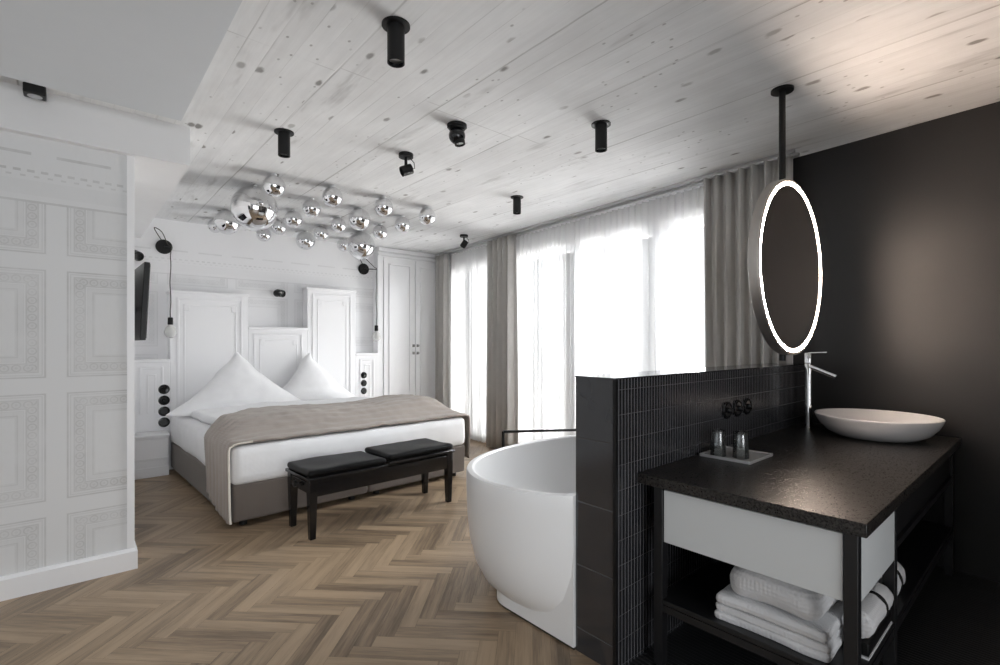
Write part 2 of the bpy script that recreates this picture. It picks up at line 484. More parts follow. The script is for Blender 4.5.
for a, b, c, d in ((-2.65, FX0, 0, CZ), (FX1, 4.1, 0, CZ), (FX0, FX1, 0, FZ0), (FX0, FX1, FZ1, CZ)): mb.box(a, b, -2.72, -2.6, c, d)
struct(mb, 'wall_front', 'grey_wall', 'grey wall with a window added for fill light behind the camera')
mb = MB()
for a, b, c, d in ((FX0, FX0 + .07, FZ0, FZ1), (FX1 - .07, FX1, FZ0, FZ1), (FX0 + .07, FX1 - .07, FZ0, FZ0 + .07), (FX0 + .07, FX1 - .07, FZ1 - .07, FZ1)): mb.box(a, b, -2.69, -2.63, c, d)
wf = mb.build('window_6', 'white_lacquer'); wf['kind'] = 'structure'; wf['label'] = 'wide white framed window added for fill light behind the camera'
mb = MB()
for k in (1, 2):
    xx = FX0 + (FX1 - FX0) * k / 3; mb.box(xx - .03, xx + .03, -2.685, -2.635, FZ0 + .07, FZ1 - .07)
mb.build('mullion', 'white_lacquer', wf)
MB().box(FX0 + .065, FX1 - .065, -2.665, -2.655, FZ0 + .065, FZ1 - .065).build('pane', 'pane', wf)
EY0, EY1, EZ0, EZ1 = -.9, 2.7, .15, 2.45  # unseen window, added to bring fill light from the entrance side
mb = MB()
for q in ((-2.72, EY0, 0, CZ), (EY1, 6.62, 0, CZ), (EY0, EY1, 0, EZ0), (EY0, EY1, EZ1, CZ)): mb.box(-2.77, -2.65, *q)
struct(mb, 'wall_entrance', 'white_wall', 'white wall with a window added for fill light opposite the vanity')
mb = MB()
for q in ((EY0, EY0 + .07, EZ0, EZ1), (EY1 - .07, EY1, EZ0, EZ1), (EY0 + .07, EY1 - .07, EZ0, EZ0 + .07), (EY0 + .07, EY1 - .07, EZ1 - .07, EZ1)): mb.box(-2.74, -2.68, *q)
wf = mb.build('window_5', 'white_lacquer'); wf['kind'] = 'structure'; wf['label'] = 'wide white framed window added for fill light opposite the vanity'
mb = MB()
for k in (1, 2): 
    yy = EY0 + (EY1 - EY0) * k / 3; mb.box(-2.735, -2.685, yy - .03, yy + .03, EZ0 + .07, EZ1 - .07)
mb.build('mullion', 'white_lacquer', wf)
MB().box(-2.715, -2.705, EY0 + .065, EY1 - .065, EZ0 + .065, EZ1 - .065).build('pane', 'pane', wf)
for k, (a, b) in enumerate(openings):
    fr = MB()
    for p0, p1, q0, q1 in ((a, a + .06, ZS, ZT), (b - .06, b, ZS, ZT), (a, b, ZS, ZS + .06), (a, b, ZT - .06, ZT)):
        wbox(fr, p0, p1, q0, q1, .10, .17)
    wf = fr.build('window_%d' % (k + 1), 'white_lacquer'); wf['kind'] = 'structure'; wf['label'] = 'tall white framed window'
    pn = MB(); wbox(pn, a + .055, b - .055, ZS + .055, ZT - .055, .13, .14); pn.build('pane', 'pane', wf)
    mu = MB(); wbox(mu, (a + b) / 2 - .03, (a + b) / 2 + .03, ZS + .06, ZT - .06, .105, .165); mu.build('mullion', 'white_lacquer', wf)
    sl = MB(); wbox(sl, a - .02, b + .02, ZS - .03, ZS + .005, -.02, .10); sl.build('sill', 'white_lacquer', wf)

# papered wall on the left (front of the entrance block), bulkhead and dropped ceiling
struct(MB().box(-2.65, .275, 3.70, 6.5, 0, CZ), 'wall_left', 'paper_left', 'white wall papered with printed ornamental panels')
struct(MB().box(.268, .304, 3.692, 3.75, .12, 2.479), 'trim_1', 'white_lacquer', 'white corner strip at the end of the papered wall')
bb = MB()
bb.box(-2.65, .318, 3.672, 3.70, 0, .108); bb.hexa([(-2.65, 3.672, .108), (.318, 3.672, .108), (.318, 3.70, .108), (-2.65, 3.70, .108)], [(-2.65, 3.688, .122), (.308, 3.688, .122), (.308, 3.70, .122), (-2.65, 3.70, .122)])
bb.box(.275, .318, 3.70, 6.05, 0, .115)
struct(bb, 'baseboard_left', 'white_lacquer', 'white baseboard under the papered wall')
struct(MB().box(.275, .30, 3.70, 6.5, .115, CZ - .01), 'wall_niche', 'white_wall', 'white side wall facing the bed')
struct(MB().box(-2.65, .585, 3.648, 6.5, 2.479, CZ), 'ceiling_bulkhead', 'bulkhead_paint', 'white bulkhead over the papered wall')
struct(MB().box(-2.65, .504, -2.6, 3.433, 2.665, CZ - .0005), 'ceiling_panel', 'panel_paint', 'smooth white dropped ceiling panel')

# tiled half-height partition
PX0, PX1, PY0, PY1, PZ = 1.688, 3.60, 1.21, 1.42, 1.21
mb = MB()
V = [(x, y, z) for z in (0, PZ - .006) for y in (PY0, PY1) for x in (PX0, 4.02)]
mb.add(V, [(0, 1, 5, 4), (2, 6, 7, 3)], False, 0).add(V, [(0, 4, 6, 2), (1, 3, 7, 5)], False, 1).add(V, [(0, 2, 3, 1), (4, 5, 7, 6)], False, 1)
struct(mb, 'wall_partition', ['kitkat', 'bigtile'], 'half height partition clad in black tiles')
struct(MB().box(PX0 - .003, 4.02, PY0 - .003, PY1 + .003, PZ - .006, PZ), 'trim_2', 'bigtile', 'black tile capping on the partition')
struct(MB().box(PX0 - .003, PX0 + .012, PY0 - .003, PY0 + .012, .003, PZ - .006), 'trim_3', 'black_metal', 'black edge profile on the partition corner')

# ------------------------------------------------------------------ curtains
def cx_(y, off=0): return 3.77 + .0735 * y + off
def curtain(y0, y1, z0, z1, waves, amp, seed, flare=0, off=0, nz=14, spu=10):
    rnd = random.Random(seed); ph = [rnd.uniform(-.6, .6) for _ in range(waves + 2)]; am = [rnd.uniform(.7, 1.25) for _ in range(waves + 2)]
    ym = (y0 + y1) / 2
    def fn(u, v):
        k = u * waves; i = int(min(k, waves - 1)); f = k - i
        p = ph[i] * (1 - f) + ph[i + 1] * f; a = am[i] * (1 - f) + am[i + 1] * f
        low = 1 - v
        y = y0 + (y1 - y0) * u
        y = ym + (y - ym) * (1 + flare * low ** 1.5) + .012 * math.sin(k * 2.1 + low * 2.5 + seed) * low
        o = amp * a * math.sin(2 * PI * k + p * low * 1.4 + .3 * math.sin(low * 3 + i)) * (.72 + .28 * low)
        o += amp * .35 * math.sin(4 * PI * k + 1.3 + low)
        return (cx_(y, off) + o, y, z0 + (z1 - z0) * v)
    return MB().grid(fn, waves * spu, nz)
def drapes(label, y0, y1, waves, seed, flare, off=0):
    o = curtain(y0, y1, 0.02, 2.685, waves, .050, seed, flare, off).build('curtain', 'curtain', None, solid=.004)
    return tag(o, label, 'curtain', 'grey curtains along the window wall')
drapes('grey curtain in the far corner beside the white wardrobe', 5.96, 6.28, 3, 3, .06)
drapes('grey curtain between the two white sheers', 4.40, 4.93, 5, 5, .16)
drapes('grey curtain behind the round mirror beside the black wall', 1.27, 1.93, 7, 9, -.08, -.01)
o = curtain(4.88, 5.98, .02, 2.67, 16, .027, 11, 0, .085, 6, 8).build('sheer_curtain', 'sheer'); tag(o, 'narrow white sheer curtain near the wardrobe corner', 'curtain', 'white sheer curtains')
o = curtain(1.88, 4.46, .02, 2.67, 36, .030, 12, 0, .085, 6, 8).build('sheer_curtain', 'sheer'); tag(o, 'wide white sheer curtain above the bathtub', 'curtain', 'white sheer curtains')
mb = MB(); 
for off in (-.012, .085):
    mb.hexa([(cx_(1.25, off - .012), 1.25, 2.70), (cx_(1.25, off + .012), 1.25, 2.70), (cx_(6.3, off + .012), 6.3, 2.70), (cx_(6.3, off - .012), 6.3, 2.70)],
            [(cx_(1.25, off - .012), 1.25, CZ), (cx_(1.25, off + .012), 1.25, CZ), (cx_(6.3, off + .012), 6.3, CZ), (cx_(6.3, off - .012), 6.3, CZ)])
tag(mb.build('curtain_rail', 'steel'), 'slim double curtain rail on the ceiling along the windows', 'curtain rail')

# ------------------------------------------------------------------ headboard panelling
HY = 6.33
def frame_bars(mb, x0, x1, z0, z1, w, y, d, open_bottom=False):
    mb.box(x0, x0 + w, y - d, y, z0, z1); mb.box(x1 - w, x1, y - d, y, z0, z1); mb.box(x0 + w, x1 - w, y - d, y, z1 - w, z1)
    if not open_bottom: mb.box(x0 + w, x1 - w, y - d, y, z0, z0 + w)
hbd = thing('headboard', 'stepped white panelled headboard on the wall behind the bed', 'headboard', (1.9, 6.4, 0))
for x0, x1, zt, ins in ((.50, .83, 1.182, True), (.83, 1.60, 1.93, True), (1.60, 2.292, 1.552, True), (2.292, 2.94, 2.072, True), (2.94, 3.275, 1.22, False)):
    p = MB().box(x0, x1, HY, 6.498, 0.0, zt).build('panel', 'white_lacquer', hbd, bevel=.004)
    cap = MB().box(x0 - (.012 if zt > 1.9 else 0), x1 + (.012 if zt > 1.9 else 0), HY - .008, 6.498, zt - .028, zt + .004).build('capping', 'white_lacquer', p, bevel=.005)
    fr_ = MB(); frame_bars(fr_, x0 + .06, x1 - .06, .62, zt - .075, .022, HY, .008, True)
    frame_bars(fr_, x0 + .125, x1 - .125, .62, zt - .15, .014, HY, .005, True)
    if zt > 1.5:   # clipped corners of the inner moulding
        for sx_, e in ((x0 + .125, 1), (x1 - .125, -1)):
            fr_.box(min(sx_, sx_ + e * .055), max(sx_, sx_ + e * .055), HY - .006, HY, zt - .215, zt - .150)
    fr_.build('moulding', 'white_lacquer', p, bevel=.004)

# nightstand ledge left of the bed
ns = thing('nightstand', 'white panelled nightstand with a shelf top left of the bed', 'nightstand', (.6, 6.2, 0))
MB().box(.31, .795, 6.06, HY - .001, .405, .43).build('top', 'white_lacquer', ns, bevel=.005)
MB().box(.31, .785, 6.09, HY - .001, 0, .405).build('body', 'white_lacquer', ns, bevel=.003)
mb = MB(); mb.box(.31, .788, 6.078, 6.09, 0, .10); mb.box(.31, .788, 6.082, 6.09, .17, .195); mb.box(.31, .788, 6.08, 6.09, .385, .405)
mb.build('moulding', 'white_lacquer', ns, bevel=.004)

# sockets and switches on the panelling and on the partition (round black porcelain)
def socket(name, label, c, r, axis, group, turn=True):
    t = thing(name, label, 'socket' if not turn else 'switch', c, group)
    MB().lathe([(r, 0), (r, .007), (r * .96, .011), (r * .78, .0125), (r * .72, .010), (r * .25, .009), (1e-6, .009)], c, 32, axis).build('cover', 'black_porcelain', t)
    a = Vector(axis); cc = Vector(c) + a * .009
    if turn:
        MB().lathe([(r * .34, 0), (r * .30, .022), (r * .24, .026), (1e-6, .026)], cc, 20, axis).build('knob', 'black_porcelain', t)
    else:
        MB().lathe([(r * .66, 0), (r * .66, .002), (1e-6, .002)], cc, 24, axis).build('insert', 'outlet_dark', t)
    return t
SL = ['uppermost', 'second from the top', 'third from the top', 'lowest']
sx = .775
for k in range(4):
    socket('wall_socket' if k > 1 else 'rotary_switch', 'round black %s left of the bed, %s of its column of four' % ('socket' if k > 1 else 'switch', SL[k]), (sx, HY, .866 - k * .117), .052, (0, -1, 0), 'round black fittings left of the bed', k < 2)
for k in range(3):
    socket('wall_socket' if k > 1 else 'rotary_switch', 'round black %s right of the bed, %s of its column of three' % ('socket' if k > 1 else 'switch', ['uppermost', 'middle one', 'lowest'][k]), (3.055, HY, .922 - k * .108), .045, (0, -1, 0), 'round black fittings right of the bed', k < 2)
for k, xx in enumerate((2.695, 2.825, 2.952)):
    socket('partition_socket', 'round black fitting on the tiled partition, %s of three above the tray' % ['left one', 'middle one', 'right one'][k], (xx, PY0, .99), .047, (0, -1, 0), 'round black fittings above the tray', True)

# cord lamps on the wall either side of the bed
def cord_lamp(label, rose, end, zb):
    t = thing('cord_wall_lamp', label, 'wall lamp', rose, 'bulb lamps hanging on cords beside the bed')
    r = Vector(rose); e = Vector(end)
    MB().lathe([(.078, 0), (.078, .014), (.070, .022), (1e-6, .022)], rose, 36, (0, -1, 0)).build('wall_plate', 'black_plastic', t)
    s0 = r + Vector((0, -.02, 0))
    MB().tube([s0, s0.lerp(e, .5), e], .006).build('arm', 'black_metal', t)
    pts = [r + Vector((-.02, -.02, .06)), r + Vector((-.075, -.03, .15)), r + Vector((-.09, -.05, .19)), r + Vector((-.03, -.10, .14)), e + Vector((-.02, .02, .03)), e + Vector((.004, -.004, .006)), e + Vector((0, 0, -.1))]
    n_ = 12
    for k in range(1, n_): pts.append(Vector((e.x + .004 * math.sin(k * .9), e.y, e.z - .1 + (zb + .15 - e.z + .1) * k / n_)))
    pts.append(Vector((e.x, e.y, zb + .12)))
    sm = []
    for i in range(len(pts) - 1):
        p0, p1, p2, p3 = pts[max(i - 1, 0)], pts[i], pts[i + 1], pts[min(i + 2, len(pts) - 1)]
        for q in range(5):
            f = q / 5; sm.append(.5 * ((2 * p1) + (p2 - p0) * f + (2 * p0 - 5 * p1 + 4 * p2 - p3) * f * f + (3 * p1 - p0 - 3 * p2 + p3) * f ** 3))
    sm.append(pts[-1])
    MB().tube(sm, .0045, 8).build('cord', 'cord', t)
    b = (e.x, e.y, zb)
    MB().lathe([(.008, .135), (.024, .13), (.026, .06), (.022, .055)], b, 20).build('bulb_holder', 'black_plastic', t)
    MB().lathe([(.018, .06), (.022, .045), (.045, .02), (.058, -.02), (.055, -.05), (.036, -.078), (1e-6, -.088)], b, 28).build('bulb', 'bulb', t)
    return t
cord_lamp('bulb hanging on a grey cord from a round black wall plate left of the bed', (.795, 6.5, 2.415), (.822, 6.25, 2.375), 1.50)
cord_lamp('bulb hanging on a grey cord from a black wall arm beside the wardrobe', (3.135, 6.5, 2.405), (3.205, 6.25, 2.38), 1.475)

def wall_spot(label, c, aim, r=.045):
    t = thing('wall_spotlight', label, 'spotlight', c, 'small black wall spotlights')
    c = Vector(c); a = Vector(aim).normalized()
    MB().lathe([(.045, 0), (.045, .02), (1e-6, .02)], c, 28, (0, -1, 0)).build('wall_plate', 'black_plastic', t)
    k = c + Vector((0, -.06, 0))
    MB().tube([c + Vector((0, -.015, 0)), k], .012, 10).build('stem', 'black_metal', t)
    h = k - a * .03
    MB().lathe([(r * .7, 0), (r, .012), (r, .105), (r * .85, .105), (r * .8, .09), (1e-6, .085)], h, 28, a).build('head', 'black_plastic', t)
wall_spot('small black spotlight on the wall above the centre of the headboard', (1.975, 6.5, 1.985), (.35, -.75, -.15), .045)
wall_spot('small black spotlight on the wall above the television', (.535, 6.5, 2.29), (.3, -.8, -.3), .05)

# television on a wall arm on the niche wall
tv = thing('television', 'flat black television seen edge on beside the papered wall', 'television', (.36, 4.85, 1.66))
def tvp(a, b, c):     # along the screen, across thickness, up
    f = Vector((-.030, 1.0, 0)).normalized(); up = Vector((.045, 0, 1)).normalized(); nrm = f.cross(up)
    return Vector((.442, 4.40, 1.662)) + f * a + up * c + nrm * b
def tvbox(a0, a1, b0, b1, c0, c1):
    return MB().hexa([tvp(a0, b0, c0), tvp(a1, b0, c0), tvp(a1, b1, c0), tvp(a0, b1, c0)], [tvp(a0, b0, c1), tvp(a1, b0, c1), tvp(a1, b1, c1), tvp(a0, b1, c1)])
tvbox(0, .98, -.035, .0, -.285, .285).build('housing', 'black_plastic', tv, bevel=.004)
tvbox(.012, .968, .0, .004, -.270, .273).build('screen', 'screen', tv)
MB().tube([(.301, 4.95, 1.62), (.40, 4.92, 1.64)], .02).build('arm', 'black_metal', tv)
MB().box(.3005, .32, 4.83, 5.05, 1.5, 1.75).build('wall_bracket', 'black_metal', tv, bevel=.003)

# wardrobe built in the corner
wd = thing('wardrobe', 'tall white built in wardrobe with panelled double doors', 'wardrobe', (3.8, 6.42, 0))
MB().box(3.285, 4.36, 6.375, 6.5, 0, CZ - .002).build('body', 'white_lacquer', wd, bevel=.003)
mb = MB(); frame_bars(mb, 3.285, 4.36, 0, 2.60, .075, 6.375, .012, True); mb.box(3.285, 4.36, 6.345, 6.375, 2.60, 2.635); mb.box(3.285, 4.36, 6.335, 6.375, 2.66, CZ - .003)
mb.build('frame', 'white_lacquer', wd, bevel=.006)
for x0, x1, hx in ((3.375, 3.885, 3.855), (3.893, 4.36, 3.925)):
    d = MB().box(x0, x1, 6.355, 6.375, .02, 2.585).build('door', 'white_lacquer', wd, bevel=.003)
    mb = MB(); frame_bars(mb, x0 + .075, x1 - .075, .1, 2.50, .02, 6.355, .011); mb.build('moulding', 'white_lacquer', d, bevel=.004)
    for hz in (1.325, 1.215):
        k = MB(); k.lathe([(.008, 0), (.008, .016), (.020, .02), (.020, .028), (1e-6, .030)], (hx, 6.355, hz), 16, (0, -1, 0)); k.box(hx - .012, hx + .012, 6.353, 6.355, hz - .02, hz + .02)
        k.build('knob', 'dark_steel', d)

# ------------------------------------------------------------------ bed
BX0, BX1, BY0, BY1 = .905, 3.075, 3.975, 6.24
bed = thing('bed', 'wide double bed with taupe upholstered base and white mattress', 'bed', ((BX0 + BX1) / 2, 5.1, 0))
xm = 1.985
for a, b in ((BX0, xm - .004), (xm + .004, BX1)):
    MB().box(a, b, BY0, BY1, .045, .318).build('base', 'bed_base', bed, bevel=.018, segs=3)
for fx in (BX0 + .09, BX1 - .09, xm - .12, xm + .12):
    for fy in (BY0 + .08, BY1 - .1):
        MB().cyl((fx, fy, 0), (fx, fy, .05), .028, 16).build('foot', 'black_plastic', bed)
def rbox(x0, x1, y0, y1, z0, z1, r, nu=40, nv=40, fn=None):
    """soft box from a cube sphere, rounded by r"""
    mb = MB(); h = Vector(((x1 - x0) / 2, (y1 - y0) / 2, (z1 - z0) / 2)); c = Vector(((x0 + x1) / 2, (y0 + y1) / 2, (z0 + z1) / 2))
    for ax in range(3):
        for sg in (-1, 1):
            n1, n2 = [(i) for i in range(3) if i != ax]
            N1 = max(6, int(nu * min(1, h[n1] / max(h)))); N2 = max(6, int(nv * min(1, h[n2] / max(h))))
            def g(u, v):
                p = Vector(); p[ax] = sg * h[ax]; p[n1] = (u * 2 - 1) * h[n1]; p[n2] = (v * 2 - 1) * h[n2]
                # cluster samples at the rims
                for n in (n1, n2):
                    t = p[n] / h[n]; t = math.copysign(1 - (1 - abs(t)) ** 1.6, t); p[n] = t * h[n]
                q = Vector([max(-(h[k] - r), min(h[k] - r, p[k])) for k in range(3)])
                d = p - q
                if d.length > 1e-9: p = q + d.normalized() * r
                p = p + c
                return fn(p) if fn else p
            mb.grid(g, N1, N2)
    return mb
def soften(p):
    q = p.copy(); k = fbm(p.x * 2.2, p.y * 2.2, p.z * 3)
    q.z += .006 * k; q.x += .005 * fbm(p.y * 3, p.z * 6, 1); q.y += .006 * fbm(p.x * 3, p.z * 6, 2)
    return q
rbox(BX0 - .012, BX1 + .012, BY0 - .012, BY1, .310, .598, .055, 48, 48, soften).build('mattress', 'bed_linen', bed)
def duv(p):
    q = p.copy(); q.z += .030 * fbm(p.x * 1.7, p.y * 1.9, 5) + .030 * max(0, math.sin((p.x - .9) / 2.17 * 2 * PI - .6)) * (1 if p.z > .6 else 0)
    q.y += .02 * fbm(p.x * 4, p.z * 3, 7); return q
rbox(BX0 + .11, BX1 - .10, 4.45, 5.93, .592, .672, .038, 60, 44, duv).build('duvet', 'bed_linen', bed)

# triangular pillows stood on a corner
def pillow(label, cx, cy, H, Wd, seed):
    z0 = .622
    def fn(u, v):
        b = v; w = Wd * ((1 - b) ** 1.16) * (1 - .18 * b * (1 - b) * 2) + .012
        th = .155 * (1 - b) ** .75 * (.55 + .45 * min(1, b * 5)) + .012
        if b == 0: w *= .93
        a = 2 * PI * u
        ca, sa = math.cos(a), math.sin(a)
        X_ = w * math.copysign(abs(ca) ** .9, ca)
        Y_ = th * math.copysign(abs(sa) ** 1.0, sa) * (1 - .35 * abs(ca) ** 3)
        sag = -.03 * (abs(X_) / Wd) ** 2
        z = z0 + H * b + (sag * 0) + .004 * fbm(X_ * 5 + seed, b * 4, Y_ * 3)
        wr = .007 * fbm(X_ * 6 + seed * 3, z * 6, seed)
        return Vector((cx + X_ + .06 * fbm(b * 2, seed, 0) * b, cy + Y_ + .16 * b + wr, z))
    mb = MB().grid(fn, 64, 36, True, True)
    n = 64; mb.f.append(tuple(reversed(range(n)))); mb.sm.append(True); mb.mi.append(0)
    mb.f.append(tuple(36 * n + k for k in range(n))); mb.sm.append(True); mb.mi.append(0)
    o = mb.build('pillow', 'bed_linen', None, angle=80); tag(o, label, 'pillow', 'white pillows on the bed')
    return o
pillow('white pillow standing in a peak on the left half of the bed', 1.515, 5.91, .635, .73, 1.3)
pillow('white pillow standing in a peak on the right half of the bed', 2.375, 6.07, .615, .60, 4.1)

# quilted grey throw across the foot of the bed
def yb(x):
    pts = [(-9, 4.62), (.9, 4.66), (1.1, 4.86), (1.4, 5.02), (2.0, 4.98), (2.6, 4.98), (3.1, 4.86), (9, 4.8)]
    for (a, p), (b, q) in zip(pts, pts[1:]):
        if a <= x <= b: f = (x - a) / (b - a); f = f * f * (3 - 2 * f); return p + (q - p) * f
TL, TR = .880, 3.118
def top_h(x, y):
    base = .622
    rise = min(1, max(0, (y - 4.02) / .5)); rise = rise * rise * (3 - 2 * rise)
    bump = .092 + .045 * math.exp(-((x - 2.85) / .40) ** 2) + .022 * math.exp(-((x - 1.45) / .4) ** 2)
    edge = min(1, max(0, (x - TL) / .20)) * min(1, max(0, (TR - x) / .14)); edge = math.sin(edge * PI / 2) 
    return base + rise * bump * edge + .012 * fbm(x * 3.1, y * 3.3, 2) * rise
hangL, hangR, topL = .555, .44, TR - TL
tot = hangL + topL + hangR
def throw_pt(u, v):
    s = u * tot
    R = .05
    if s < hangL - R: x = TL; z0 = .612 - (hangL - s) * (1 - .24 * v * v); side = 1
    elif s < hangL + R:
        a = (s - hangL + R) / (2 * R) * PI / 2; x = TL + R * (1 - math.cos(a)); z0 = .612 - R + R * math.sin(a); side = 1 - (a / (PI / 2))
    elif s < hangL + topL - R: x = TL + (s - hangL); z0 = None; side = 0
    elif s < hangL + topL + R:
        a = (s - (hangL + topL - R)) / (2 * R) * PI / 2; x = TR - R * (1 - math.sin(a)); z0 = .612 - R * (1 - math.cos(a)); side = a / (PI / 2)
    else: x = TR; z0 = .612 - (s - hangL - topL); side = 1
    yf = 3.975 + .012 * fbm(x * 2.5, 0, 3)
    back = yb(x) if s > hangL * .9 else yb(.9) - .10 * (1 - s / hangL)
    y = yf + (back - yf) * v
    if side and s < 1.0: y -= .035 * (1 - min(1, s / hangL)) * (1 - v)
    if z0 is None: z = top_h(x, y)
    else: z = max(z0 if side == 1 else (z0 * side + top_h(x, y) * (1 - side)), .035)
    ripple = .016 * math.sin(v * 22 + .8 * math.sin(s * 3)) + .012 * fbm(v * 7, s * 1.2, 4)
    if s < hangL: x += (-abs(ripple) * .7 - .002) * (1 - s / hangL * .6)
    elif s > hangL + topL: x += abs(ripple) * 1.2 + .004
    else:
        q = .010 * abs(math.sin(v * 28)) ** .6
        z += q + .006 * fbm(x * 9, y * 9, 1)
        # crease marks near the front edge
        z += .010 * math.exp(-(v / .12) ** 2) * fbm(x * 5, 3, 1)
    return Vector((x, y, z))
th = MB().grid(throw_pt, 150, 46).build('throw', 'throw', None, solid=.018); tag(th, 'grey quilted throw laid across the foot of the bed and hanging to the floor', 'throw')
pts = [throw_pt(i / 150, 0) + Vector((0, -.006, .0)) for i in range(0, 151)]
MB().tube([p for p in pts if p.z > .04][:34], .0075, 8).build('piping', 'throw_lining', th)

# ------------------------------------------------------------------ piano bench
bn = thing('duet_bench', 'black duet piano bench with two leather cushions at the foot of the bed', 'bench', (1.85, 3.61, 0))
X0, X1, Y0, Y1 = 1.232, 2.495, 3.385, 3.815
for ax_ in (X0 + .012, X1 - .012 - .058):
    for ay in (Y0 + .012, Y1 - .012 - .058):
        w = .058; tp = .008
        sx_ = tp if ax_ < 2 else -tp
        q = [(ax_ + .006, ay + .006), (ax_ + w - .006, ay + .006), (ax_ + w - .006, ay + w - .006), (ax_ + .006, ay + w - .006)]
        lg = MB().hexa([(a, b, 0) for a, b in [(ax_ + .009, ay + .009), (ax_ + w - .009, ay + .009), (ax_ + w - .009, ay + w - .009), (ax_ + .009, ay + w - .009)]], [(a, b, .33) for a, b in [(ax_, ay), (ax_ + w, ay), (ax_ + w, ay + w), (ax_, ay + w)]])
        lg.box(ax_, ax_ + w, ay, ay + w, .33, .43); lg.build('leg', 'black_lacquer', bn, bevel=.003)
ap = MB(); t = .02
ap.box(X0 + .06, X1 - .06, Y0 + .018, Y0 + .018 + t, .292, .405); ap.box(X0 + .06, X1 - .06, Y1 - .038, Y1 - .018, .292, .405)
ap.box(X0 + .018, X0 + .038, Y0 + .06, Y1 - .06, .315, .39); ap.box(X1 - .038, X1 - .018, Y0 + .06, Y1 - .06, .315, .39)
ap.build('apron', 'black_lacquer', bn, bevel=.003)
for a, b, zz in ((X0, 1.850, .428), (1.860, X1, .446)):
    MB().box(a, b, Y0, Y1, zz - .022, zz).build('seat_board', 'black_lacquer', bn, bevel=.004)
    cu = rbox(a + .006, b - .006, Y0 + .006, Y1 - .006, zz, zz + .048, .023, 26, 20, lambda p: p + Vector((0, 0, .007 * fbm(p.x * 3, p.y * 4, 3)))).build('cushion', 'leather', bn)
    st = MB(); st.box(a + .05, b - .05, Y0 + .07, Y0 + .09, .40, zz - .022); st.box(a + .05, b - .05, Y1 - .09, Y1 - .07, .40, zz - .022); st.build('lift_bar', 'black_metal', bn)
for xk, e in ((X0 + .018, -1), (X1 - .018, 1)):
    MB().lathe([(.006, 0), (.006, .018), (.024, .02), (.024, .036), (1e-6, .038)], (xk, 3.6, .36), 20, (e, 0, 0)).build('knob', 'black_plastic', bn)

def turn(o, pivot, deg):
    a = math.radians(deg); p = Vector(pivot); R_m = Matrix.Rotation(a, 3, 'Z')
    o.location = p + R_m @ (Vector(o.location) - p); o.rotation_euler.z = a
for o in [bed, th] + [o for o in COL.objects if o.name.startswith('pillow')]: turn(o, (.905, 3.975, 0), 2.1)
turn(bn, (1.245, 3.409, 0), 2.2)

# ------------------------------------------------------------------ bathtub
tb = thing('bathtub', 'white freestanding oval bathtub behind the black tiled partition', 'bathtub', (2.4, 1.85, 0))
TCX, TCY, TA, TB, TZ = 2.40, 1.80, .885, .62, .68
def se(a, b, n, t):
    c, s = math.cos(t), math.sin(t)
    return a * math.copysign(abs(c) ** (2 / n), c), b * math.copysign(abs(s) ** (2 / n), s)
outer = [(.045, .40), (.045, .70), (.055, .79), (.075, .835), (.12, .89), (.20, .94), (.32, .978), (.46, .995), (.60, 1.0), (.672, 1.0), (.682, .996), (.684, .985), (.684, .962), (.676, .948), (.62, .935), (.46, .90), (.32, .84), (.22, .74), (.17, .58), (.16, .30), (.16, .0001)]
V, F = [], []; N = 120
FY = 1.4225                                # flat side against the partition
for j, (z, k) in enumerate(outer):
    for i in range(N):
        x_, y_ = se(TA * k, TB * k, 2.2, 2 * PI * i / N)
        lim = FY if j < 11 else FY + (.022 if j < 14 else .03 + (.684 - z) * .35)
        V.append((TCX + x_, max(TCY + y_, lim + .0005 * (j < 11)), z))
for j in range(len(outer) - 1):
    for i in range(N): F.append((j * N + i, j * N + (i + 1) % N, (j + 1) * N + (i + 1) % N, (j + 1) * N + i))
F.append(tuple(reversed(range(N))))
MB().add(V, F, True).build('shell', 'white_gloss', tb, angle=24)
def rounded(x0, x1, y0, y1, r, n=10, corners=(1, 1, 1, 1)):
    P = []
    for (cx, cy, a0), on in zip(((x1 - r, y0 + r, -PI / 2), (x1 - r, y1 - r, 0), (x0 + r, y1 - r, PI / 2), (x0 + r, y0 + r, PI)), corners):
        if on: P += [(cx + r * math.cos(a0 + PI / 2 * k / n), cy + r * math.sin(a0 + PI / 2 * k / n)) for k in range(n + 1)]
        else: P.append(((x1 if cx > (x0 + x1) / 2 else x0), (y0 if a0 in (-PI / 2, PI) else y1)))
    return P
MB().prism(rounded(1.675, 3.25, FY, 2.04, .16, 10, (0, 1, 1, 0)), 0.012, .10).build('plinth', 'white_gloss', tb)
MB().prism(rounded(1.68, 3.25, FY, 2.03, .16, 10, (0, 1, 1, 0)), 0, .012).build('base_gap', 'floor_gap', tb)
mb = MB(); mb.box(1.675, 1.70, FY + .0012, 1.515, .10, .60); mb.box(1.675, 1.70, 1.515, 1.62, .10, .25)
mb.build('back_panel', 'white_gloss', tb)

